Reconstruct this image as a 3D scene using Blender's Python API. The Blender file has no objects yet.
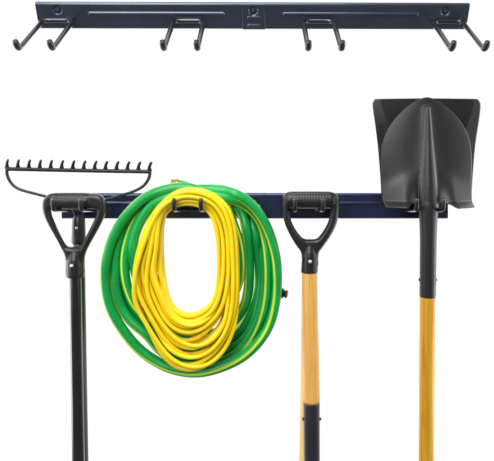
import bpy, bmesh, math, random
import numpy as np
from mathutils import Vector, Matrix

random.seed(4)
RNG = np.random.default_rng(11)
SC = bpy.context.scene
COL = SC.collection
PI = math.pi

# ------------------------------------------------------------------ camera geometry
F, D, CX, CY = 640.0, 1.575, 270.0, 130.0      # focal length (photo px), distance to the rack plane, principal point
Z_EYE = 1.55                                    # eye height of the camera

def S(f):                                       # metres per photo pixel on the plane f metres in front of the rack plate
    return (D - f) / F
def at(px, py, f):
    s = S(f)
    return Vector(((px - CX) * s, -f, Z_EYE + (CY - py) * s))

# ------------------------------------------------------------------ object helpers
def link(name, me, mat, parent=None, smooth=True, loc=None):
    o = bpy.data.objects.new(name, me)
    COL.objects.link(o)
    if mat is not None:
        me.materials.clear(); me.materials.append(mat)
    if smooth:
        me.polygons.foreach_set('use_smooth', [True] * len(me.polygons))
    if parent is not None: o.parent = parent
    if loc is not None: o.location = loc
    return o

def thing(name, label, cat, loc, group=None, rot=(0, 0, 0)):
    o = bpy.data.objects.new(name, None)
    o.empty_display_size = .03
    COL.objects.link(o)
    o.location = loc; o.rotation_euler = rot
    o['label'] = label; o['category'] = cat
    if group: o['group'] = group
    return o

def mesh_from_bm(name, bm):
    bmesh.ops.recalc_face_normals(bm, faces=bm.faces)
    me = bpy.data.meshes.new(name); bm.to_mesh(me); bm.free()
    return me

def mesh_py(name, v, f):
    me = bpy.data.meshes.new(name); me.from_pydata([tuple(map(float, p)) for p in v], [], f); me.update()
    return me

def evaluated(me_or_ob, mods):
    """apply modifiers [(type, {attr: val})] and return a plain mesh"""
    o = me_or_ob if isinstance(me_or_ob, bpy.types.Object) else bpy.data.objects.new('tmp_shape', me_or_ob)
    COL.objects.link(o)
    for ty, kw in mods:
        m = o.modifiers.new(ty, ty)
        for k, v in kw.items(): setattr(m, k, v)
    dg = bpy.context.evaluated_depsgraph_get(); dg.update()
    me = bpy.data.meshes.new_from_object(o.evaluated_get(dg), depsgraph=dg)
    bpy.data.objects.remove(o)
    return me

def add_lathe(bm, prof, axis='Z', seg=40, origin=(0, 0, 0), sy=1.0, caps=True):
    """prof: [(radius, height)]"""
    rings = []
    for r, h in prof:
        ring = []
        for i in range(seg):
            a = 2 * PI * i / seg
            c, s = r * math.cos(a), r * math.sin(a) * sy
            p = {'Z': (c, s, h), 'X': (h, c, s), 'Y': (c, h, s)}[axis]
            ring.append(bm.verts.new((p[0] + origin[0], p[1] + origin[1], p[2] + origin[2])))
        rings.append(ring)
    for a, b in zip(rings, rings[1:]):
        for i in range(seg):
            j = (i + 1) % seg
            bm.faces.new((a[i], a[j], b[j], b[i]))
    if caps:
        bm.faces.new(rings[0]); bm.faces.new(rings[-1])

def lathe(name, prof, **k):
    bm = bmesh.new(); add_lathe(bm, prof, **k); return mesh_from_bm(name, bm)

def catmull(pts, n=10, closed=False):
    P = [np.array(p, float) for p in pts]; out = []
    N = len(P); rng = range(N if closed else N - 1)
    for i in rng:
        p0 = P[(i - 1) % N] if (closed or i > 0) else 2 * P[0] - P[1]
        p1, p2 = P[i], P[(i + 1) % N]
        p3 = P[(i + 2) % N] if (closed or i < N - 2) else 2 * P[-1] - P[-2]
        for k in range(n):
            t = k / n
            out.append(.5 * ((2 * p1) + (-p0 + p2) * t + (2 * p0 - 5 * p1 + 4 * p2 - p3) * t * t + (-p0 + 3 * p1 - 3 * p2 + p3) * t ** 3))
    if not closed: out.append(P[-1])
    return out

def tube(name, pts, rad, seg=14, caps=True, twist=0.0):
    """swept tube with UVs: u round the tube, v along it (metres). rad: number or list"""
    P = np.array([tuple(p) for p in pts], float); n = len(P)
    R = np.full(n, rad) if np.isscalar(rad) else np.array(rad, float)
    T = np.gradient(P, axis=0); T /= np.linalg.norm(T, axis=1)[:, None] + 1e-12
    up = np.array([0, -1.0, 0]) if abs(T[0][1]) < .9 else np.array([0, 0, 1.0])
    N0 = up - T[0] * up.dot(T[0]); N0 /= np.linalg.norm(N0)
    L = np.concatenate([[0], np.cumsum(np.linalg.norm(np.diff(P, axis=0), axis=1))])
    V, Fc, UV = [], [], []
    Nn = N0
    for i in range(n):
        Nn = Nn - T[i] * Nn.dot(T[i]); Nn /= np.linalg.norm(Nn)
        B = np.cross(T[i], Nn)
        for k in range(seg):
            a = 2 * PI * k / seg
            V.append(P[i] + R[i] * (math.cos(a) * Nn + math.sin(a) * B))
    for i in range(n - 1):
        for k in range(seg):
            k2 = (k + 1) % seg
            Fc.append((i * seg + k, i * seg + k2, (i + 1) * seg + k2, (i + 1) * seg + k))
            u0, u1 = k / seg, (k + 1) / seg
            UV += [(u0 + twist * L[i], L[i]), (u1 + twist * L[i], L[i]), (u1 + twist * L[i + 1], L[i + 1]), (u0 + twist * L[i + 1], L[i + 1])]
    if caps:
        Fc.append(tuple(range(seg))[::-1]); Fc.append(tuple((n - 1) * seg + k for k in range(seg)))
        UV += [(0, 0)] * (2 * seg)
    me = mesh_py(name, V, Fc)
    uv = me.uv_layers.new(name='UVMap')
    uv.data.foreach_set('uv', np.array(UV, np.float32).ravel())
    return me

def join_meshes(name, meshes):
    bm = bmesh.new()
    for m in meshes: bm.from_mesh(m)
    return mesh_from_bm(name, bm)

# ------------------------------------------------------------------ materials
def lin(c):
    return tuple(((x / 255) / 12.92 if x / 255 <= .04045 else ((x / 255 + .055) / 1.055) ** 2.4) for x in c)

class Nodes:
    def __init__(s, name):
        s.m = bpy.data.materials.new(name); s.m.use_nodes = True
        s.t = s.m.node_tree; s.n = s.t.nodes
        s.b = s.n['Principled BSDF']
    def add(s, ty, **kw):
        n = s.n.new(ty)
        for k, v in kw.items():
            if k in ('inputs',):
                for a, b in v.items(): n.inputs[a].default_value = b
            else: setattr(n, k, v)
        return n
    def l(s, a, b): s.t.links.new(a, b)

def ramp(N, fac, stops):
    r = N.add('ShaderNodeValToRGB')
    e = r.color_ramp.elements
    while len(e) < len(stops): e.new(.5)
    for el, (p, c) in zip(e, stops): el.position = p; el.color = (*c, 1)
    N.l(fac, r.inputs['Fac']); return r

def coated(name, col, rough=.4, metallic=0.0, var=.25, bump=.04, bscale=900, spec=.5, scratch=0.0, coat=0.0, pscale=9):
    """painted or moulded surface: blotchy tone, gritty bump, uneven gloss"""
    N = Nodes(name)
    tc = N.add('ShaderNodeTexCoord')
    n1 = N.add('ShaderNodeTexNoise', inputs={'Scale': pscale, 'Detail': 6, 'Roughness': .6}); N.l(tc.outputs['Object'], n1.inputs['Vector'])
    c0 = tuple(x * (1 - var) for x in col); c1 = tuple(min(1, x * (1 + var)) for x in col)
    r = ramp(N, n1.outputs['Fac'], [(.3, c0), (.7, c1)])
    colour = r.outputs['Color']
    if scratch:
        n3 = N.add('ShaderNodeTexNoise', inputs={'Scale': 260, 'Detail': 3, 'Roughness': .7}); N.l(tc.outputs['Object'], n3.inputs['Vector'])
        r3 = ramp(N, n3.outputs['Fac'], [(.66, (0, 0, 0)), (.74, (scratch,) * 3)])
        mx = N.add('ShaderNodeMixRGB'); mx.blend_type = 'MIX'
        N.l(r3.outputs['Color'], mx.inputs['Fac']); N.l(colour, mx.inputs['Color1'])
        mx.inputs['Color2'].default_value = (*[min(1, x * 2.5 + .05) for x in col], 1)
        colour = mx.outputs['Color']
    N.l(colour, N.b.inputs['Base Color'])
    n2 = N.add('ShaderNodeTexNoise', inputs={'Scale': bscale, 'Detail': 2}); N.l(tc.outputs['Object'], n2.inputs['Vector'])
    mr = N.add('ShaderNodeMapRange', inputs={'To Min': rough - .07, 'To Max': rough + .08}); N.l(n1.outputs['Fac'], mr.inputs['Value'])
    N.l(mr.outputs['Result'], N.b.inputs['Roughness'])
    b = N.add('ShaderNodeBump', inputs={'Strength': bump * 4, 'Distance': .0006}); N.l(n2.outputs['Fac'], b.inputs['Height'])
    N.l(b.outputs['Normal'], N.b.inputs['Normal'])
    N.b.inputs['Metallic'].default_value = metallic
    N.b.inputs['Specular IOR Level'].default_value = spec
    N.b.inputs['Coat Weight'].default_value = coat
    N.b.inputs['Coat Roughness'].default_value = .18
    return N.m

def wood(name, light, dark, rough=.33):
    N = Nodes(name)
    tc = N.add('ShaderNodeTexCoord')
    mp = N.add('ShaderNodeMapping', inputs={'Scale': (95, 95, 3.0)}); N.l(tc.outputs['Object'], mp.inputs['Vector'])
    n1 = N.add('ShaderNodeTexNoise', inputs={'Scale': 1.0, 'Detail': 7, 'Roughness': .62, 'Distortion': .7}); N.l(mp.outputs['Vector'], n1.inputs['Vector'])
    mp2 = N.add('ShaderNodeMapping', inputs={'Scale': (420, 420, 7)}); N.l(tc.outputs['Object'], mp2.inputs['Vector'])
    n2 = N.add('ShaderNodeTexNoise', inputs={'Scale': 1.0, 'Detail': 4, 'Roughness': .7}); N.l(mp2.outputs['Vector'], n2.inputs['Vector'])
    mid = tuple((a * .6 + b * .4) for a, b in zip(light, dark))
    r = ramp(N, n1.outputs['Fac'], [(.3, dark), (.42, mid), (.56, light), (.7, tuple(x * .86 for x in light))])
    r2 = ramp(N, n2.outputs['Fac'], [(.3, (.6, .5, .4)), (.52, (1, 1, 1))])
    mx = N.add('ShaderNodeMixRGB', blend_type='MULTIPLY', inputs={'Fac': .75})
    N.l(r.outputs['Color'], mx.inputs['Color1']); N.l(r2.outputs['Color'], mx.inputs['Color2'])
    N.l(mx.outputs['Color'], N.b.inputs['Base Color'])
    N.b.inputs['Roughness'].default_value = rough
    N.b.inputs['Specular IOR Level'].default_value = .3
    b = N.add('ShaderNodeBump', inputs={'Strength': .12, 'Distance': .001}); N.l(n2.outputs['Fac'], b.inputs['Height']); N.l(b.outputs['Normal'], N.b.inputs['Normal'])
    return N.m

def hose_material(name, green, lime, stripes=((.49, .04), (.955, .036))):
    N = Nodes(name)
    uv = N.add('ShaderNodeUVMap', uv_map='UVMap'); sp = N.add('ShaderNodeSeparateXYZ'); N.l(uv.outputs['UV'], sp.inputs['Vector'])
    fr = N.add('ShaderNodeMath', operation='FRACT'); N.l(sp.outputs['X'], fr.inputs[0])
    prev = None
    for c, w in stripes:
        s = N.add('ShaderNodeMath', operation='SUBTRACT'); s.inputs[1].default_value = c; N.l(fr.outputs[0], s.inputs[0])
        a = N.add('ShaderNodeMath', operation='ABSOLUTE'); N.l(s.outputs[0], a.inputs[0])
        q = N.add('ShaderNodeMapRange', inputs={'From Min': w * .8, 'From Max': w * 1.2, 'To Min': 1.0, 'To Max': 0.0}); N.l(a.outputs[0], q.inputs['Value'])
        if prev is None: prev = q.outputs['Result']
        else:
            mm = N.add('ShaderNodeMath', operation='MAXIMUM'); N.l(prev, mm.inputs[0]); N.l(q.outputs['Result'], mm.inputs[1]); prev = mm.outputs[0]
    tc = N.add('ShaderNodeTexCoord')
    n1 = N.add('ShaderNodeTexNoise', inputs={'Scale': 14, 'Detail': 4}); N.l(tc.outputs['Object'], n1.inputs['Vector'])
    r = ramp(N, n1.outputs['Fac'], [(.3, tuple(x * .8 for x in green)), (.7, tuple(x * 1.15 for x in green))])
    mx = N.add('ShaderNodeMixRGB'); N.l(prev, mx.inputs['Fac']); N.l(r.outputs['Color'], mx.inputs['Color1']); mx.inputs['Color2'].default_value = (*lime, 1)
    N.l(mx.outputs['Color'], N.b.inputs['Base Color'])
    N.b.inputs['Roughness'].default_value = .34
    # faint braid under the vinyl
    wv = N.add('ShaderNodeTexNoise', inputs={'Scale': 700, 'Detail': 1}); N.l(tc.outputs['Object'], wv.inputs['Vector'])
    b = N.add('ShaderNodeBump', inputs={'Strength': .08, 'Distance': .0006}); N.l(wv.outputs['Fac'], b.inputs['Height']); N.l(b.outputs['Normal'], N.b.inputs['Normal'])
    return N.m

M = {}
M['rack_grey'] = coated('slate_powder_coat', lin((60, 68, 84)), .2, .55, .15, .05, 1400, coat=.5, scratch=.12)
M['rack_navy'] = coated('navy_powder_coat', lin((38, 46, 80)), .2, .5, .15, .05, 1400, coat=.5, scratch=.12)
M['rod'] = coated('black_rod_sleeve', lin((27, 28, 31)), .24, 0, .2, .03, 1500, coat=.5)
M['rod_cap'] = coated('black_rubber_cap', lin((22, 22, 24)), .4, 0, .2, .05, 1500)
M['hole'] = coated('dark_recess', lin((26, 28, 34)), .5, 0, .1)
M['zinc'] = coated('zinc_screw', lin((165, 168, 172)), .3, .9, .1)
M['plastic'] = coated('black_moulded_plastic', lin((26, 26, 27)), .3, 0, .18, .07, 1300)
M['grip'] = coated('black_grip_plastic', lin((30, 30, 31)), .38, 0, .2, .1, 900)
M['black_paint'] = coated('black_gloss_paint', lin((22, 22, 24)), .2, 0, .2, .02, 900, coat=.4)
M['grey_fibre'] = coated('charcoal_fibreglass', lin((50, 49, 47)), .36, 0, .2, .05, 900)
M['forged'] = coated('forged_dark_steel', lin((38, 39, 40)), .36, .35, .25, .12, 500)
M['blade'] = coated('powder_coated_blade_steel', lin((47, 47, 48)), .36, .45, .1, .08, 800, scratch=.25, pscale=5)
M['blade_back'] = coated('black_blade_steel', lin((15, 15, 16)), .46, .3, .15, .08, 900, pscale=6)
M['ferrule'] = coated('dark_ferrule_steel', lin((48, 48, 56)), .34, .4, .15, .05, 900)
M['rivet'] = coated('bright_rivet', lin((225, 225, 222)), .3, .6, .05)
M['wood_pale'] = wood('ash_wood', lin((232, 180, 98)), lin((206, 144, 66)))
M['wood_back'] = wood('pale_ash_wood', lin((228, 194, 132)), lin((205, 162, 96)))
M['wood_amber'] = wood('amber_stained_wood', lin((216, 162, 46)), lin((172, 112, 22)))
M['hose'] = hose_material('green_vinyl_hose', lin((0, 152, 68)), lin((190, 214, 50)))
M['cord'] = coated('yellow_vinyl_cord', lin((246, 214, 12)), .36, 0, .06, .04, 900, pscale=20)
M['brass'] = coated('brass', lin((196, 150, 80)), .3, .9, .1)
M['backdrop'] = coated('white_backdrop_paper', (.86, .86, .86), .8, 0, .01, .0)

# ------------------------------------------------------------------ racks
def interp_bump(x, c, w, e):          # 1 inside |x-c|<w, soft edge e
    t = np.clip((w + e - np.abs(x - c)) / e, 0, 1)
    return t * t * (3 - 2 * t)

def plate_mesh(name, x0, x1, H, feats, lift=0.0, left_edge=True, right_edge=True):
    """pressed sheet-metal strip: rolled long edges, embossed beads and dimples. Front faces -y."""
    re = .0058; T = .010
    # cross-section, bottom to top: back flange, rolled corner, face, rolled corner, flange
    prof = [(-H / 2, T)]
    for k in range(0, 7):
        a = PI / 2 * k / 6
        prof.append((-H / 2 + re * (1 - math.cos(a)), re * (1 - math.sin(a))))
    nz = 46
    for k in range(1, nz): prof.append((-H / 2 + re + (H - 2 * re) * k / nz, 0))
    for k in range(6, -1, -1):
        a = PI / 2 * k / 6
        prof.append((H / 2 - re * (1 - math.cos(a)), re * (1 - math.sin(a))))
    prof.append((H / 2, T))
    z = np.array([p[0] for p in prof]); yb = np.array([p[1] for p in prof])
    n = max(8, int((x1 - x0) / .0011))
    xs = np.linspace(x0, x1, n + 1)
    V = []
    for x in xs:
        y = yb.copy() - lift
        face = np.clip((H / 2 - np.abs(z)) / .004, 0, 1)
        for kind, cx, cz, hw, hh, amp in feats:
            if kind == 'bead':
                y -= amp * interp_bump(np.full_like(z, x), cx, hw, .0022) * interp_bump(z, cz, hh, .0018) * face
            elif kind == 'dimple':
                r = np.sqrt((x - cx) ** 2 + (z - cz) ** 2)
                y += amp * interp_bump(r, 0, hw, .0035) * face
        for zz, yy in zip(z, y): V.append((x, yy, zz))
    m = len(z)
    Fc = [(i * m + j, (i + 1) * m + j, (i + 1) * m + j + 1, i * m + j + 1) for i in range(n) for j in range(m - 1)]
    me = mesh_py(name, V, Fc)
    return evaluated(me, [('SOLIDIFY', {'thickness': .0018, 'offset': -1.0})])

def hook_mesh(xl, xr, zb, hl, sl, up, ua, r=.0056):
    """U-shaped rod: crossbar on the plate, two prongs forward with upturned ends; returns rod path and ends"""
    d = np.array([0, -math.cos(sl), -math.sin(sl)]); u = np.array([0, -math.sin(ua), math.cos(ua)])
    def prong(x):
        b = np.array([x, -r * .8, zb]); e = b + d * hl
        bend = .014
        pts = [b, b + d * .03, b + d * (hl - bend)]
        for t in (.25, .5, .75):
            p0, p1, p2 = b + d * (hl - bend), e, e + u * bend
            pts.append((1 - t) ** 2 * p0 + 2 * t * (1 - t) * p1 + t * t * p2)
        pts.append(e + u * bend); pts.append(e + u * (up - .001))
        return pts
    L, R = prong(xl), prong(xr)
    cb = .009
    path = L[::-1][:-1] + [L[0] + d * .012]
    for t in (.3, .6, .9):
        p0, p1, p2 = L[0] + d * .012, L[0], L[0] + np.array([cb, 0, 0])
        path.append((1 - t) ** 2 * p0 + 2 * t * (1 - t) * p1 + t * t * p2)
    path.append(L[0] + np.array([cb * 1.3, 0, 0])); path.append(R[0] - np.array([cb * 1.3, 0, 0]))
    for t in (.1, .4, .7):
        p0, p1, p2 = R[0] - np.array([cb, 0, 0]), R[0], R[0] + d * .012
        path.append((1 - t) ** 2 * p0 + 2 * t * (1 - t) * p1 + t * t * p2)
    path += [R[0] + d * .012] + R[1:]
    return path, L, R

def dense(pts, step=.0025):
    out = []
    P = [np.array(p, float) for p in pts]
    for a, b in zip(P, P[1:]):
        n = max(1, int(np.linalg.norm(b - a) / step))
        for k in range(n): out.append(a + (b - a) * k / n)
    out.append(P[-1]); return out

def smooth_path(pts, it=4):
    P = np.array(pts)
    for _ in range(it):
        P[1:-1] = .25 * P[:-2] + .5 * P[1:-1] + .25 * P[2:]
    return P

def make_rack(label, mat, loc, rot, H, x0, x1, seam, hooks, zb, hl, sl, up, ua, beads, holes, cut, r=.0056):
    t = thing('wall_tool_rack', label, 'tool rack', loc, 'wall tool racks with paired hooks', rot)
    s0, s1 = seam
    feats = []
    for (a, b, zc) in beads: feats.append(('bead', (a + b) / 2, zc, (b - a) / 2, .0020, .0030))
    for (hx, hz) in holes: feats.append(('dimple', hx, hz, .0082, 0, .0028))
    link('back_plate', plate_mesh('back_plate', x0, s0 + .004, H, feats), mat, t)
    link('back_plate', plate_mesh('back_plate', s1 - .004, x1, H, feats), mat, t)
    sc = (s0 + s1) / 2
    jf = [('bead', sc, -.001, .013, .0014, .0018), ('bead', sc, -.0195 * H / .06, .013, .0014, .0018)] + [f for f in feats if f[0] == 'dimple']
    link('joining_plate', plate_mesh('joining_plate', s0, s1, H + .0012, jf, lift=.0024), mat, t)
    for (hx, hz) in holes:
        lift = .0024 if s0 < hx < s1 else 0
        bm = bmesh.new()
        prof = []
        y0 = .0028 - lift
        add_lathe(bm, [(.0001, y0 - .0012), (.0050, y0 - .0012), (.0060, y0 - .0004), (.0060, y0 + .001)], 'Y', 24, (hx, 0, hz))
        sc_o = link('mounting_screw', mesh_from_bm('mounting_screw', bm), M['hole'], t)
        bm = bmesh.new()
        for ang in (0, PI / 2):
            b2 = bmesh.ops.create_cube(bm, size=1)['verts']
            bmesh.ops.scale(bm, vec=(.0052, .0006, .0011), verts=b2)
            bmesh.ops.rotate(bm, cent=(0, 0, 0), matrix=Matrix.Rotation(ang + .5, 3, 'Y'), verts=b2)
            bmesh.ops.translate(bm, vec=(hx, y0 - .0013 - .0001 * (ang > 0), hz), verts=b2)
        link('screw_recess', mesh_from_bm('screw_recess', bm), M['zinc'], sc_o, smooth=False)
    for xl, xr in hooks:
        path, L, R = hook_mesh(xl, xr, zb, hl, sl, up, ua, r)
        P = smooth_path(dense(path), 5)
        h = link('hook', tube('hook', P, r, 16), M['rod'], t)
        # vinyl caps over the upturned ends
        for q in (L, R):
            e = smooth_path(dense(q[-5:]), 5)
            n = len(e); rad = np.full(n, r * 1.17); rad[-1] = r * .75; rad[-2] = r * 1.02; rad[0] = r * 1.02
            e[-1] = e[-1] + (e[-1] - e[-2]) * .3
            link('rubber_tip', tube('rubber_tip', e, rad, 16), M['rod_cap'], h)
    return t

# upper rack (pose fitted to the perspective of its prongs: it is tipped forward, seen from above its prongs)
H1, L1, d1 = .0602, .9499, 1.41
s1 = L1 / 432
def ux(px): return (px - 251.8) * s1
hk = []
for k in (-1.5, -.5, .5, 1.5): hk.append((k * .2856 - .0331, k * .2856 + .0331))
make_rack('slate grey steel rack with eight empty upturned prongs and nothing hanging on it', M['rack_grey'],
          (-.0361, d1 - D, Z_EYE + .25), (.4918, 0, .0149), H1, -L1 / 2, L1 / 2, (ux(240.5), ux(263.5)), hk, -.0084, .1663, .0276, .023, .29,
          [(ux(88), ux(222), .0065), (ux(282), ux(416), .0065)],
          [(ux(57), .0135), (ux(251.5), .0135), (ux(444), .0135)], True)

# lower rack: flat to the camera, tools hang on it
s2 = S(0)
pl, pr = at(61.5, 206, 0).x, at(448, 206, 0).x
cxr = (pl + pr) / 2
def lx(px): return at(px, 206, 0).x - cxr
HF = .130
def tipx(px): return (CX + (px - CX) * (1 - HF / D) - CX) * s2 - cxr
hooks2 = [(tipx(53.5), tipx(81)), (tipx(174), tipx(201)), (tipx(295), tipx(323)), (tipx(416.5), tipx(443))]
H2 = 25.6 * s2
zc2 = at(0, 206.0, 0).z
make_rack('navy blue steel rack with tools and hoses hanging on its prongs', M['rack_navy'],
          (cxr, 0, zc2), (0, 0, 0), H2, pl - cxr, pr - cxr, (lx(245), lx(265.5)), hooks2, at(0, 210, 0).z - zc2, HF, -.125, .027, .02,
          [(lx(100), lx(232), .0065), (lx(284), lx(400), .0065)],
          [(lx(90), .0095), (lx(255.5), .0095), (lx(433), .0095)], True, r=.0046)

# ------------------------------------------------------------------ long-handled tools
def shaft_mesh(name, x0, y0, x1, y1, w0, w1, s, bow=0.0):
    """round handle in local coords from (x0,y0) to (x1,y1) px-derived metres; tapered with a slight irregularity"""
    n = 60; pts, rad = [], []
    for i in range(n + 1):
        t = i / n
        pts.append((x0 + (x1 - x0) * t + bow * math.sin(PI * t), 0, y0 + (y1 - y0) * t))
        rad.append((w0 + (w1 - w0) * t) / 2 * (1 + .006 * math.sin(9 * t + 1)))
    return tube(name, pts, rad, 32)

def d_handle_mesh(outer, inner, grip, neck, s, depth, seed=0):
    """moulded D-handle: flat-filled outline with rounded edges, cross grip and round neck, fused by a voxel remesh. px coords relative to anchor"""
    cu = bpy.data.curves.new('d_handle', 'CURVE'); cu.dimensions = '2D'; cu.fill_mode = 'BOTH'
    b = depth * .36
    cu.extrude = depth / 2 - b; cu.bevel_depth = b; cu.bevel_resolution = 5; cu.offset = -b
    for loop in (outer, inner):
        pts = catmull(loop, 8, True)
        sp = cu.splines.new('POLY'); sp.points.add(len(pts) - 1); sp.use_cyclic_u = True
        for p, q in zip(sp.points, pts): p.co = (q[0] * s, -q[1] * s, 0, 1)
    o = bpy.data.objects.new('tmp_outline', cu)
    me = evaluated(o, [])
    me.transform(Matrix.Rotation(PI / 2, 4, 'X'))
    bm = bmesh.new(); bm.from_mesh(me)
    gx0, gx1, gy, gr = grip
    add_lathe(bm, [(gr * .86 * s, gx0 * s), (gr * s, (gx0 + 3) * s), (gr * s, (gx1 - 3) * s), (gr * .86 * s, gx1 * s)], 'X', 32, (0, 0, -gy * s))
    prof = [(w / 2 * s, -y * s) for (x, y, w) in neck]
    rings = []
    for (x, y, w) in neck:
        rings.append([bm.verts.new((x * s + w / 2 * s * math.cos(a), w / 2 * s * math.sin(a) * .98, -y * s)) for a in [2 * PI * i / 32 for i in range(32)]])
    for a, c in zip(rings, rings[1:]):
        for i in range(32): bm.faces.new((a[i], a[(i + 1) % 32], c[(i + 1) % 32], c[i]))
    bm.faces.new(rings[0]); bm.faces.new(rings[-1])
    me = mesh_from_bm('d_handle', bm)
    return evaluated(me, [('REMESH', {'mode': 'VOXEL', 'voxel_size': .0011}), ('SMOOTH', {'factor': .5, 'iterations': 14})])

def grip_sleeve(x0, x1, y, r, s):
    """ribbed sleeve round the cross grip"""
    prof = []; n = 90
    for i in range(n + 1):
        t = i / n
        rr = r * (1.02 + .009 * math.sin(t * 2 * PI * 15)) * (1 - .12 * (abs(2 * t - 1) ** 8))
        prof.append((rr * s, (x0 + (x1 - x0) * t) * s))
    return lathe('grip_sleeve', prof, axis='X', seg=40, origin=(0, 0, -y * s))

def rivet_mesh(r, axis, at_):
    sgn = -1 if axis == 'Y' else 1
    return lathe('rivet', [(.0001, sgn * r * .7), (r * .6, sgn * r * .55), (r, sgn * r * .1), (r, -sgn * r * .8)][::1], axis=axis, seg=18, origin=at_)

# --- middle: D-handled spade, wood shaft, black socket
def d_tool(px, py, f, outer, inner, grip, neck, label, group, wood_from, wood_to, w0, w1, shaft_mat, lean=0.0, ferrule=None, rot=0.0, name='spade', depth_px=10, rivet=None, cat='garden tool'):
    s = S(f)
    t = thing(name, label, cat, at(px, py, f), group, (0, rot, 0))
    h = link('d_handle', d_handle_mesh(outer, inner, grip, neck, s, depth_px * s), M['plastic'], t)
    link('grip_sleeve', grip_sleeve(grip[0] + 3, grip[1] - 3, grip[2], grip[3], s), M['grip'], h)
    if rivet:
        link('rivet', rivet_mesh(1.9 * s, 'Y', (rivet[0] * s, -rivet[2] * s, -rivet[1] * s)), M['rivet'], h)
    end = wood_to if ferrule is None else ferrule[0] + .4
    link('shaft', shaft_mesh('shaft', neck[-1][0] * s, -wood_from * s, (neck[-1][0] + lean) * s, -end * s, w0 * s, w1 * s, s), shaft_mat, t)
    if ferrule:
        y0, y1, wf0, wf1, x0, x1, ry = ferrule
        bm = bmesh.new(); rings = []
        prof = [(0, .90), (.6, 1.0), (3, 1.0)] + [(q, 1.0) for q in np.linspace(6, y1 - y0, 20)]
        for (dy, k) in prof:
            tt = dy / (y1 - y0); w = (wf0 + (wf1 - wf0) * tt) * k / 2 * s; x = (x0 + (x1 - x0) * tt) * s
            rings.append([bm.verts.new((x + w * math.cos(a), w * math.sin(a), -(y0 + dy) * s)) for a in [2 * PI * i / 36 for i in range(36)]])
        for a, c in zip(rings, rings[1:]):
            for i in range(36): bm.faces.new((a[i], a[(i + 1) % 36], c[(i + 1) % 36], c[i]))
        bm.faces.new(rings[0]); bm.faces.new(rings[-1])
        fo = link('ferrule', mesh_from_bm('ferrule', bm), M['ferrule'], t)
        for sg in (-1, 1):
            tt = (ry - y0) / (y1 - y0); w = (wf0 + (wf1 - wf0) * tt) / 2; x = x0 + (x1 - x0) * tt
            bm = bmesh.new()
            add_lathe(bm, [(1.5 * s, (x + sg * (w - 1)) * s), (1.5 * s, (x + sg * (w + .9)) * s), (.8 * s, (x + sg * (w + 1.5)) * s)], 'X', 16, (0, 0, -ry * s))
            link('rivet', mesh_from_bm('rivet', bm), M['ferrule'], fo)
    return t

# outline of the middle handle, relative to (310, 200)
OUT_M = [(-27.5, 2), (-26.5, -5), (-21, -8.2), (-10, -8.6), (0, -8.7), (10, -8.6), (21, -8.2), (27, -5), (28.5, 2), (27.8, 14), (25.5, 24), (20, 35), (14, 44), (9.2, 51), (8.2, 58),
         (7.8, 66), (0, 67), (-7.8, 66), (-8.2, 58), (-9.5, 51), (-14.5, 44), (-20, 35), (-25, 24), (-27.2, 14)]
IN_M = [(-19.5, 6.5), (-10, 8), (0, 8), (10, 8), (19.5, 6.5), (19.8, 13), (18.5, 21), (14.5, 29), (9, 36.5), (5.5, 39), (0, 39.3), (-5, 39), (-9, 36.5), (-15, 28.5), (-19.2, 20), (-20.2, 13)]
NECK_M = [(0, 43, 9), (0, 47, 12), (0, 52, 14.6), (0, 57, 16), (-.3, 64, 16.5), (-.5, 71, 17), (-.5, 72.3, 16.4)]
d_tool(310, 200, .082, OUT_M, IN_M, (-24, 24, 0, 7.9), NECK_M,
       'front D-handled tool on the third hook pair with pale wood shaft and black socket', 'D-handled tools on the third hook pair',
       70, 0, 15.2, 17, M['wood_pale'], 2, (201.3, 400, 16.2, 14.6, 1.6, 2.8, 219), rivet=(-.5, 60, 8.0))
d_tool(310.8, 200.8, .034, OUT_M, IN_M, (-24, 24, 0, 7.6), NECK_M,
       'rear D-handled tool with pale wood shaft almost hidden behind its twin', 'D-handled tools on the third hook pair',
       70, 420, 14.5, 15, M['wood_back'], 0, None, rot=math.radians(.85))

# --- left: black D-handled tool, relative to (75, 200)
OUT_L = [(-32, 3), (-30, -3.5), (-24, -7.6), (-12, -8.2), (0, -8), (12, -7.6), (24, -6.6), (29.5, -2.5), (31.3, 4), (30.2, 13), (26, 23), (19, 36), (12.5, 48), (9.8, 56), (9.2, 66),
         (9, 72), (0, 73), (-8.6, 72), (-8.8, 66), (-9.5, 56), (-13, 47), (-20, 34), (-27, 22), (-31, 12)]
IN_L = [(-20, 7.5), (-10, 8), (0, 8), (10, 8), (19, 7.5), (22.2, 9), (21.5, 14), (18, 22), (12.5, 33), (8.5, 42), (6, 45.5), (-1, 46.3), (-8, 45.2), (-11.5, 41), (-16.5, 31), (-21.5, 20), (-24, 13), (-23.5, 8.5)]
NECK_L = [(0, 49, 10), (0, 53, 13.5), (0, 58, 16.6), (0, 63, 18), (.1, 72, 18.2), (.2, 75, 18), (.2, 76, 17)]
d_tool(75, 201, .088, OUT_L, IN_L, (-22, 16, 0, 8.2), NECK_L,
       'black tool with rounded triangular grip and glossy black shaft on the first hook pair', None,
       70, 420, 11.6, 13.2, M['black_paint'], 6.0, None, name='fork', depth_px=11, rivet=(-.6, 63, 9.0))

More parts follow.
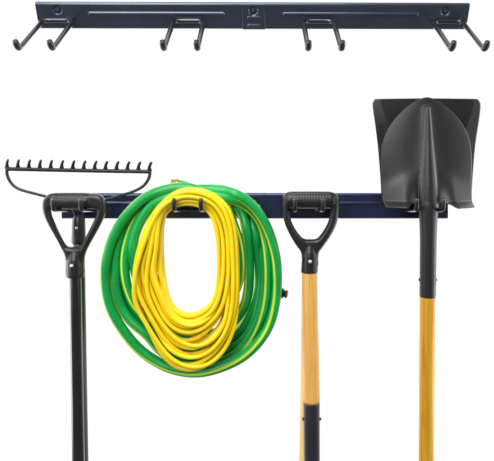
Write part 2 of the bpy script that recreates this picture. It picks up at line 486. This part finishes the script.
# --- bow rake behind it
def make_rake():
    f = .040; s = S(f)
    ax, ay = 78.5, 200
    t = thing('bow_rake', 'dark steel bow rake with fourteen upturned tines hanging behind the black handle', 'rake', at(ax, ay, f))
    def q(px, py, dy=0): return ((px - ax) * s, dy, (ay - py) * s)
    # head bar: tapered flat bar
    bm = bmesh.new()
    A, B = q(6, 168.8), q(150.5, 171.6)
    n = 56; rings = []
    for i in range(n + 1):
        k = i / n; x = A[0] + (B[0] - A[0]) * k; z = A[2] + (B[2] - A[2]) * k - .0004 * math.sin(k * PI)
        h = 2.0 * s; d = 2.2 * s
        ring = []
        for j in range(12):
            a = 2 * PI * j / 12
            c, e = math.cos(a), math.sin(a)
            ring.append(bm.verts.new((x, d * math.copysign(abs(c) ** .6, c), z + h * math.copysign(abs(e) ** .6, e))))
        rings.append(ring)
    for a, b in zip(rings, rings[1:]):
        for j in range(12): bm.faces.new((a[j], a[(j + 1) % 12], b[(j + 1) % 12], b[j]))
    bm.faces.new(rings[0]); bm.faces.new(rings[-1])
    # bow: two rods from the bar ends to the ferrule
    bowl = [(7, 169, 0), (7, 174, 0), (9.2, 180, 0), (13.5, 185.6, 0), (20.5, 189.6, 0), (34, 193.4, 0), (50, 197.3, -.004), (62, 201, -.006), (70, 205, -.006), (75, 211, -.004), (77, 221, 0)]
    bowr = [(150, 172, 0), (149.2, 177, 0), (146, 183, 0), (140.5, 188, 0), (131, 192.3, 0), (118, 196, 0), (104, 200, -.004), (93, 204, -.006), (86.5, 207.5, -.006), (82, 212, -.004), (80, 221, 0)]
    for b in (bowl, bowr):
        P = [np.array(q(*p)) for p in b]
        P = catmull(P, 8)
        rad = [1.75 * s * (1.0 - .18 * math.sin(PI * i / len(P))) for i in range(len(P))]
        bm.from_mesh(tube('bow', P, rad, 14))
    head = link('rake_head', mesh_from_bm('rake_head', bm), M['forged'], t)
    # tines
    for i in range(14):
        k = i / 13
        bx = 6.4 + (148.6 - 6.4) * k; by = 168.6 + 2.8 * k
        jit = random.uniform(-.25, .25)
        bm = bmesh.new(); rings = []
        pts = [(0, .6), (.1, -1.5), (.35, -4), (1.1, -6.4), (2.4, -8.4), (4.2, -9.9)]
        for m, (dx, dz) in enumerate(pts):
            u = m / (len(pts) - 1)
            w = (4.1 - 1.9 * u) if m else 8
            if m == 1: w = 5.2
            if m == len(pts) - 1: w = 1.5
            fwd = -.016 * u ** 1.6
            ring = []
            for j in range(10):
                a = 2 * PI * j / 10
                c, e = math.cos(a), math.sin(a)
                ring.append(bm.verts.new(((bx + .8 + dx + jit * u - ax) * s + w / 2 * s * c, fwd + 1.7 * s * (1 - .45 * u) * e, (ay - by - dz) * s - .9 * s * c * u)))
            rings.append(ring)
        for a, b in zip(rings, rings[1:]):
            for j in range(10): bm.faces.new((a[j], a[(j + 1) % 10], b[(j + 1) % 10], b[j]))
        bm.faces.new(rings[0]); bm.faces.new(rings[-1])
        me = evaluated(mesh_from_bm('tine', bm), [('SUBSURF', {'levels': 1, 'render_levels': 1})])
        link('tine', me, M['forged'], head)
    # ferrule + rivet + shaft
    c = q(78.7, 0)[0]
    prof = [(4.6, 215), (5.6, 217), (6.4, 221), (6.7, 228), (7.0, 239), (7.1, 242.5), (6.2, 243.2)]
    fe = link('ferrule', lathe('ferrule', [(r * s, (ay - y) * s) for r, y in prof], axis='Z', seg=32, origin=(c, 0, 0)), M['ferrule'], t)
    link('rivet', rivet_mesh(1.5 * s, 'Y', (q(78.6, 0)[0], -6.6 * s, (ay - 227) * s)), M['rivet'], fe)
    link('shaft', shaft_mesh('shaft', c, (ay - 241) * s, c + 5.6 * s, (ay - 600) * s, 11.6 * s, 12.6 * s, s), M['grey_fibre'], t)
make_rake()

# ------------------------------------------------------------------ shovels
def interp(tab, y):
    xs = [a for a, _ in tab]; ys = [b for _, b in tab]
    return float(np.interp(y, xs, ys))

def smoothtab(tab, n=14):
    return [(float(p[0]), float(p[1])) for p in catmull(tab, n)]

def tube_section(bm, rows, seg=36):
    rings = [[bm.verts.new((x + w * math.cos(a), yy + w * math.sin(a), z)) for a in [2 * PI * i / seg for i in range(seg)]] for (x, yy, z, w) in rows]
    for a, c in zip(rings, rings[1:]):
        for i in range(seg): bm.faces.new((a[i], a[(i + 1) % seg], c[(i + 1) % seg], c[i]))
    bm.faces.new(rings[0]); bm.faces.new(rings[-1])

def round_shovel():
    f = .093; s = S(f); ax, ay = 428, 200
    t = thing('round_point_shovel', 'dark grey round-point shovel hung blade up in front of the square one, amber wood shaft', 'shovel', at(ax, ay, f), 'shovels hung blade up on the fourth hook pair')
    W = [(97.2, 0.6), (97.6, 3.2), (98.5, 6.2), (100.2, 10), (103, 14.6), (107, 20), (112.3, 26), (119, 32.2), (126, 37.2), (134, 41.2), (143, 44), (153, 45.3), (165, 45.6), (180, 45.4), (195, 45.3), (207, 45.3)]
    W = smoothtab(W)
    RW = [(97, 2.6), (104, 2.8), (108, 3.2), (120, 4.2), (140, 5.4), (160, 7.2), (175, 8.7), (185, 9.7), (195, 10.5), (203, 10.2), (210, 9.8)]
    RH = [(97, 2.6), (107, 3.0), (115, 4), (140, 5.6), (165, 8.0), (185, 10), (200, 11), (210, 11)]
    nr, nc = 130, 120
    ys = [97.2 + (206.2 - 97.2) * (i / nr) ** 1.35 for i in range(nr + 1)]
    V, Fc = [], []
    for y in ys:
        w = interp(W, y); rw = interp(RW, y); rh = interp(RH, y)
        for j in range(nc + 1):
            u = -1 + 2 * j / nc
            u = math.copysign(abs(u) ** 1.15, u)
            x = w * u
            # dish: sides sweep away from the viewer, shallow ripple where the frog spreads into the shoulders
            dep = -7.5 * (abs(u) ** 2.2) * min(1, w / 45) * (0.55 + .45 * (y - 97) / 110)
            dep -= 5.0 * ((207 - y) / 110) ** 2
            # shoulders swell forward below a diagonal running from the frog out to the treads
            q = y - (166 + .62 * max(0, abs(x) - 8)); q = .5 * (q + math.sqrt(q * q + 60))
            tq = max(0, min(1, (abs(x) - 5) / 22)); dep += .40 * q * tq * tq * (3 - 2 * tq)
            # frog: round rib widening into the socket, filleted into the blade
            if y > 104:
                k = min(1, (y - 104) / 4) ** .5
                rw_ = rw * k
                rib = math.sqrt(max(0, rw_ * rw_ - x * x)) * (rh / max(rw, 1)) if abs(x) < rw_ else 0
                fil = .35 * rh * k * math.exp(-(x / (rw * 1.5)) ** 2)
                a_, b_ = rib, fil; kk = 1.2
                rib = .5 * (a_ + b_ + math.sqrt((a_ - b_) ** 2 + kk * kk)) - kk * .5
                dep = dep * (1 - min(1, rib / (rh + .01)) * .6) + rib
            yy = y
            # tread lips curl forward
            lip = max(0, min(1, (y - 200.5) / 5.2)); outer = 1 / (1 + math.exp(-(abs(x) - 22) * .9))
            dep += 9 * lip ** 1.6 * outer
            # edge of the shoulder between tread and socket is cut higher
            cut = (1 - outer) * 3.2 * lip
            yy = y - cut
            xk = x * (1 - .022 * max(0, (y - 170) / 36) - .012 * lip)
            V.append((xk * s, -dep * s, (ay - yy) * s))
    m = nc + 1
    for i in range(nr):
        for j in range(nc): Fc.append((i * m + j, i * m + j + 1, (i + 1) * m + j + 1, (i + 1) * m + j))
    me = evaluated(mesh_py('blade', V, Fc), [('SOLIDIFY', {'thickness': .0022, 'offset': 0.0})])
    b = link('blade', me, M['blade'], t)
    # socket: cone emerging from the frog, then straight tube
    bm = bmesh.new(); rows = []
    prof = [(186, 7.0, -1.5), (192, 8.9, -.6), (198, 10.0, .3), (203, 10.2, 1.0), (208, 9.9, 1.5), (215, 9.3, 1.8), (224, 8.8, 1.9), (240, 8.35, 2), (270, 8.2, 1.4), (294.2, 8.1, 1), (295, 7.8, 1)]
    for y, r, dp in smoothtab3(prof): rows.append((.2 * s - (y - 168) * .006 * s, -dp * s, (ay - y) * s, r * s))
    tube_section(bm, rows)
    so = link('socket', mesh_from_bm('socket', bm), M['blade'], t)
    for sg in (-1, 1):
        bm = bmesh.new(); x = -.5 + sg * 8.0
        add_lathe(bm, [(1.6 * s, (x - sg * .8) * s), (1.6 * s, (x + sg * .7) * s), (.8 * s, (x + sg * 1.2) * s)], 'X', 16, (0, -1.2 * s, (ay - 279.5) * s))
        link('rivet', mesh_from_bm('rivet', bm), M['ferrule'], so)
    sh = shaft_mesh('shaft', -.6 * s, (ay - 290) * s, -3.4 * s, (ay - 600) * s, 15.4 * s, 14.2 * s, s)
    link('shaft', sh, M['wood_amber'], t, loc=(0, -1.0 * s, 0))

def smoothtab3(tab, n=6):
    return [tuple(float(v) for v in p) for p in catmull(tab, n)]

def square_shovel():
    f = .040; s = S(f); ax, ay = 427.5, 200
    t = thing('square_point_shovel', 'black square-ended shovel with raised sides hung blade up behind the rounded one', 'shovel', at(ax, ay, f), 'shovels hung blade up on the fourth hook pair')
    WL = smoothtab([(98.9, 51.6), (100.2, 52.6), (102.6, 53.9), (104.5, 54.2), (112, 53.6), (130, 51.0), (150, 48.6), (180, 46.2), (205, 45)])
    nr, nc = 90, 90; V, Fc = [], []
    for i in range(nr + 1):
        y = 98.9 + (205 - 98.9) * (i / nr) ** 1.5; w = interp(WL, y)
        for j in range(nc + 1):
            u = -1 + 2 * j / nc; x = w * u
            fold = 0.66 + .22 * max(0, 1 - (y - 99) / 45)       # side walls fold back along a diagonal at the corners
            dep = -13 * max(0, abs(u) - fold)
            dep -= 3.2 * max(0, (125 - y) / 26) ** 1.6
            dep += 3 * math.exp(-(x / 8) ** 2) * max(0, min(1, (y - 120) / 40))
            V.append((x * s, -dep * s, (ay - y + .6 * (1 - u * u)) * s))
    m = nc + 1
    for i in range(nr):
        for j in range(nc): Fc.append((i * m + j, i * m + j + 1, (i + 1) * m + j + 1, (i + 1) * m + j))
    me = evaluated(mesh_py('blade', V, Fc), [('SOLIDIFY', {'thickness': .0024, 'offset': 0.0})])
    link('blade', me, M['blade_back'], t)
    bm = bmesh.new()
    tube_section(bm, [(0, -dp * s, (ay - y) * s, r * s) for y, r, dp in smoothtab3([(165, 3, 2), (185, 6, 1), (200, 7, 0), (215, 7.2, -1), (250, 7.1, -1), (290, 7, -1), (290.6, 6.6, -1)])])
    link('socket', mesh_from_bm('socket', bm), M['blade_back'], t)
    link('shaft', shaft_mesh('shaft', 0, (ay - 284) * s, .5 * s, (ay - 620) * s, 12.6 * s, 12.6 * s, s), M['wood_amber'], t, loc=(0, 1.0 * s, 0))

round_shovel(); square_shovel()

# ------------------------------------------------------------------ hose and cord coils
def resample(P, step):
    P = np.array(P, float)
    L = np.concatenate([[0], np.cumsum(np.linalg.norm(np.diff(P, axis=0), axis=1))])
    n = int(L[-1] / step); q = np.linspace(0, L[-1], n + 1)
    return np.stack([np.interp(q, L, P[:, k]) for k in range(P.shape[1])], 1)

def relax(P, dia, step, ymin, ymax, it=60, kxz=.25, ky=.5, fixed=None, other=None, odist=0, min_gap=None, keep=.0, sm=2):
    """push strands of a coil apart (mostly in depth) and keep the curve smooth"""
    P = P.copy(); P0 = P.copy(); n = len(P); gap = int(dia * 2.2 / step) + 2
    idx = np.arange(n); far = np.abs(idx[:, None] - idx[None, :]) > gap
    for _ in range(it):
        d = P[:, None, :] - P[None, :, :]
        r = np.sqrt((d ** 2).sum(2)) + 1e-9
        w = np.clip(dia - r, 0, None) * far
        u = d / r[:, :, None]
        mv = (u * w[:, :, None]).sum(1) / np.maximum(1, (w > 0).sum(1))[:, None]
        if other is not None:
            d2 = P[:, None, :] - other[None, :, :]; r2 = np.sqrt((d2 ** 2).sum(2)) + 1e-9
            w2 = np.clip(odist - r2, 0, None); mv += .8 * ((d2 / r2[:, :, None]) * w2[:, :, None]).sum(1) / np.maximum(1, (w2 > 0).sum(1))[:, None]
        mv *= np.array([kxz, ky, kxz])
        P += mv
        for _k in range(sm): P[1:-1] = .25 * P[:-2] + .5 * P[1:-1] + .25 * P[2:]
        # stay near the traced course
        P[:, [0, 2]] += (P0[:, [0, 2]] - P[:, [0, 2]]) * (.18 + keep)
        P[:, 1] = np.clip(P[:, 1], ymin, ymax)
    return P

def resample_closed(pts, n, start_angle=90):
    c = catmull(pts, 12, True); P = np.array(c)
    ctr = P.mean(0)
    ang = np.unwrap(np.arctan2(-(P[:, 1] - ctr[1]), P[:, 0] - ctr[0]))
    if ang[-1] < ang[0]: P = P[::-1]; ang = np.unwrap(np.arctan2(-(P[:, 1] - ctr[1]), P[:, 0] - ctr[0]))
    # counter-clockwise, sampled by angle starting at the top
    a0 = math.radians(start_angle); base = (ang - ang[0])
    th = a0 + np.arange(n) * 2 * PI / n
    x = [np.interp((t - ang[0]) % (2 * PI), np.append(base, 2 * PI), np.append(P[:, 0], P[0, 0])) for t in th]
    y = [np.interp((t - ang[0]) % (2 * PI), np.append(base, 2 * PI), np.append(P[:, 1], P[0, 1])) for t in th]
    return np.stack([x, y], 1)

OUTG = [(183, 183), (207, 183.6), (230, 187), (253, 198.5), (269.5, 221), (279, 249), (282, 277), (280, 305), (272, 331), (253, 354), (230, 368), (197, 376.8), (164.6, 371), (136.6, 354), (115.6, 328.5), (104, 305), (100.3, 279.5), (103, 254), (111, 230.5), (125, 209.6), (143.6, 193), (164.6, 185)]
def inset(pts, d, c=(191, 280)):
    out = []
    for x, y in pts:
        v = np.array([x - c[0], y - c[1]]); r = np.linalg.norm(v); out.append(tuple(np.array(c) + v * (r - d) / r))
    return out
LA = inset(OUTG, 5.2)
LE = [(190, 190), (228, 192), (248, 202), (261, 223), (267, 250), (267.5, 280), (263.5, 308), (253, 334), (236, 354), (208, 366), (180, 362), (162, 349), (149, 332), (130, 317), (119, 296), (116.8, 270), (118, 246), (128, 220), (150, 198)]
LF = [(188, 190.5), (226, 194), (244, 206), (255, 230), (259, 258), (258.5, 290), (249, 316), (236, 335), (211, 346.5), (182, 342), (154, 329), (133, 309), (121, 282), (121, 250), (132, 219), (154, 197)]
LB = [(188, 191), (224, 197), (242, 212), (248, 238), (249, 264), (248, 292), (241, 312), (220, 332), (188, 334), (158, 321), (138, 306), (127, 278), (127, 248), (138, 218), (158, 198)]
LG = [(188, 190.5), (230, 193), (249, 207), (260, 231), (263.5, 258), (263, 290), (255, 322), (239, 345), (210, 355.5), (182, 351), (157, 333), (136, 311), (124, 284), (123, 252), (133, 220), (154, 197)]
LD = [(190, 192), (218, 199), (232, 222), (240, 250), (238, 284), (222, 308), (196, 317.8), (166, 312), (144, 294), (134, 262), (137, 230), (157, 201)]

def coil_from_loops(loops, depths, n=160):
    sets = [resample_closed(l, n) for l in loops]
    out = []
    for k in range(len(sets)):
        a = sets[k]; b = sets[min(k + 1, len(sets) - 1)]; fa, fb = depths[k], depths[min(k + 1, len(sets) - 1)]
        for i in range(n):
            t = i / n; w = max(0, (t - .86) / .14); w = w * w * (3 - 2 * w)
            p = a[i] * (1 - w) + b[i] * w
            out.append((p[0], p[1], fa * (1 - w) + fb * w))
    return out

def make_hose():
    dia_px = 10.2
    core = coil_from_loops([LA, LE, LD, LF, LB, LG], [.058, .040, .050, .022, .036, .030])
    head = [(283, 293.4, .030), (278, 293, .026), (270.5, 289, .022), (267, 278, .019), (263.5, 258, .018), (253, 228, .018), (228, 200, .024)]
    head = [tuple(p) for p in catmull(head, 8)]
    tail = [(168, 201, .022), (182, 191, .014), (190, 188.2, .014)]
    # last loop comes round to the top; let the free end lie behind the bundle, pointing left
    endp = [(215, 194, .016), (200, 189.5, .015), (186, 187.2, .015), (176, 186, .015)]
    px = head[:-1] + core + [tuple(p) for p in catmull([core[-1], (177, 199, .016), (196, 193, .013), (192, 188.6, .011), (183, 186.4, .011), (174.5, 184.6, .011)], 8)][1:]
    W = np.array([tuple(at(x, y, f)) for x, y, f in px])
    W = resample(W, .006)
    P = relax(W, .0245, .006, -.066, -.013, it=40, kxz=.12, ky=.5)
    P = resample(np.array(catmull(P, 3)), .0032)
    org = at(190, 205, .04)
    t = thing('garden_hose', 'thick green garden hose with lime stripes coiled behind the yellow cord', 'garden hose', org)
    s = S(.04)
    link('hose', tube('hose', P - np.array(org), dia_px / 2 * s, 24, twist=.36), M['hose'], t)
    # couplings at both ends
    a, b = P[0], P[4]; dirv = Vector(a - b).normalized()
    def coupling(name, pos, direction, prof, mat):
        bm = bmesh.new(); add_lathe(bm, prof, 'Z', 28)
        me = mesh_from_bm(name, bm)
        me.transform(Matrix.Translation(Vector(pos) - org) @ direction.to_track_quat('Z', 'Y').to_matrix().to_4x4())
        return link(name, me, mat, t)
    c1 = coupling('hose_coupling', a, dirv, [(3.9 * s, -3 * s), (4.3 * s, -2 * s), (4.3 * s, .5 * s), (3.2 * s, 1 * s), (3.2 * s, 2.6 * s), (3.9 * s, 2.9 * s), (3.9 * s, 4.2 * s), (3.0 * s, 4.6 * s)], M['rod_cap'])
    a, b = P[-1], P[-5]; dirv = Vector(a - b).normalized()
    coupling('hose_coupling', a, dirv, [(5.3 * s, -4.5 * s), (5.7 * s, -4 * s), (5.7 * s, -1 * s), (5.0 * s, -.6 * s), (5.0 * s, 3 * s), (4.6 * s, 3.6 * s)], M['brass'])
    return P

OUTY = [(131, 286.5), (133, 263), (139, 240), (148, 216.6), (160, 198), (178.6, 187.7), (197, 186.8), (216, 193), (230, 207), (236, 226), (239, 254), (240, 286.5), (238, 314.5), (232, 338), (216, 361), (195, 370.5), (174, 366), (160, 353), (146, 328.5), (134, 305)]
OUTY = [(x, y + 3.2 * max(0, (y - 300) / 70)) for x, y in OUTY]
INY = [(161, 263), (162, 232), (166, 216), (173, 207.5), (188, 204), (203, 207), (213, 215), (219, 240), (220.5, 272.6), (218, 294), (210, 308), (192.5, 316.5), (178.6, 314), (169, 305), (163.7, 286.5)]

def make_cord(hoseP):
    n = 150; dia_px = 4.3
    c = np.array([190.0, 272.0])
    def radial(pts):
        P = np.array(catmull(pts, 14, True)) - c
        ang = np.arctan2(-P[:, 1], P[:, 0]) % (2 * PI); r = np.linalg.norm(P, axis=1)
        o = np.argsort(ang); ang, r = ang[o], r[o]
        return lambda th: np.interp(th % (2 * PI), np.concatenate([ang - 2 * PI, ang, ang + 2 * PI]), np.concatenate([r, r, r]))
    ro, ri = radial(OUTY), radial(INY)
    N = 22
    order = [13, 4, 18, 16, 9, 1, 20, 14, 11, 6, 2, 17, 12, 21, 7, 0, 10, 19, 15, 5, 8, 3]
    lanes = [(k + .5) / N for k in range(N)]
    nk = 9
    ctrl = np.zeros((N, nk))
    for k in range(N):
        ctrl[k] = lanes[order[k]] + RNG.normal(0, .05, nk)
    for j in range(nk):                       # keep the spread: stretch each station to the full band
        q = ctrl[:, j]; ctrl[:, j] = (q - q.min()) / (q.max() - q.min())
    flat = ctrl.ravel()
    px = []
    tot = N * n
    xs = np.arange(N * nk) * (n / nk)
    fine = np.array(catmull([(x, v) for x, v in zip(xs, flat)], 20))
    w = np.interp(np.arange(tot), fine[:, 0], fine[:, 1])
    dep = np.interp(np.arange(tot), np.arange(N + 1) * n, [.062 + .046 * ((k * 9) % N) / N for k in range(N + 1)])
    for i in range(tot - n // 2):
        th = PI / 2 + 2 * PI * i / n + PI * .25
        ww = min(1, max(0, w[i]))
        bottom = max(0, -math.sin(th))
        ww = ww ** (1 + .3 * bottom)
        a = ri(th) + dia_px / 2 - 3.2 * abs(math.cos(th)) - 1.5 * bottom; b = ro(th) - dia_px / 2
        r = a + (b - a) * ww
        px.append((c[0] + r * math.cos(th), c[1] - r * math.sin(th), dep[i]))
    W = np.array([tuple(at(*p)) for p in px])
    W = resample(W, .0075)
    hp = resample(hoseP, .0075)
    P = relax(W, .0106, .0075, -.118, -.058, it=62, kxz=.34, ky=.6, other=hp, odist=.0178, keep=.14, sm=4)
    for _ in range(3): P[1:-1] = .25 * P[:-2] + .5 * P[1:-1] + .25 * P[2:]
    P = resample(np.array(catmull(P, 4)), .0024)
    org = at(190, 204, .09)
    t = thing('extension_cord', 'long thin yellow cord wound in a narrow oval coil in front of the green hose', 'cord', org)
    link('cord', tube('cord', P - np.array(org), dia_px / 2 * S(.09), 16), M['cord'], t)

hoseP = make_hose()
make_cord(hoseP)

# ------------------------------------------------------------------ backdrop, light, camera
bm = bmesh.new()
bmesh.ops.create_grid(bm, x_segments=1, y_segments=1, size=6)
bmesh.ops.rotate(bm, cent=(0, 0, 0), matrix=Matrix.Rotation(PI / 2, 3, 'X'), verts=bm.verts)
bd = link('backdrop', mesh_from_bm('backdrop', bm), M['backdrop'], None, False, (0, 1.1, Z_EYE))
bd['kind'] = 'structure'

w = bpy.data.worlds.new('World'); SC.world = w; w.use_nodes = True
w.node_tree.nodes['Background'].inputs['Color'].default_value = (1, 1, 1, 1)
w.node_tree.nodes['Background'].inputs['Strength'].default_value = .22

def area(name, loc, target, sx, sy, power):
    l = bpy.data.lights.new(name, 'AREA'); l.shape = 'RECTANGLE'; l.size = sx; l.size_y = sy; l.energy = power
    o = bpy.data.objects.new(name, l); COL.objects.link(o); o.location = loc
    o.rotation_euler = (Vector(target) - Vector(loc)).to_track_quat('-Z', 'Y').to_euler()
    return o
c0 = (0, 0, Z_EYE - .2)
area('softbox_top', (-.35, -1.1, Z_EYE + 1.7), c0, 1.5, .9, 48)
area('softbox_front', (-.7, -2.3, Z_EYE + .75), (0, 0, Z_EYE - .1), .9, .5, 30)
area('softbox_side_a', (-1.9, -1.1, Z_EYE + .1), c0, .5, 1.9, 15)
area('softbox_side_b', (1.9, -.9, Z_EYE + .1), c0, .5, 1.9, 12)
for sx in (-1, 1):
    area('backdrop_lamp', (sx * 2.0, .15, Z_EYE), (sx * .2, 1.1, Z_EYE - .2), .5, 3.0, 62)

cam = bpy.data.cameras.new('camera'); co = bpy.data.objects.new('camera', cam); COL.objects.link(co)
co.location = (0, -D, Z_EYE); co.rotation_euler = (PI / 2, 0, 0)
cam.sensor_width = 36; cam.sensor_fit = 'HORIZONTAL'; cam.lens = F / 494 * 36
cam.shift_x = (247 - CX) / 494; cam.shift_y = -(230.5 - CY) / 494
cam.clip_start = .05; cam.clip_end = 100
SC.camera = co
SC.view_settings.view_transform = 'Standard'; SC.view_settings.look = 'None'; SC.view_settings.gamma = 1
SC.view_settings.exposure = 0
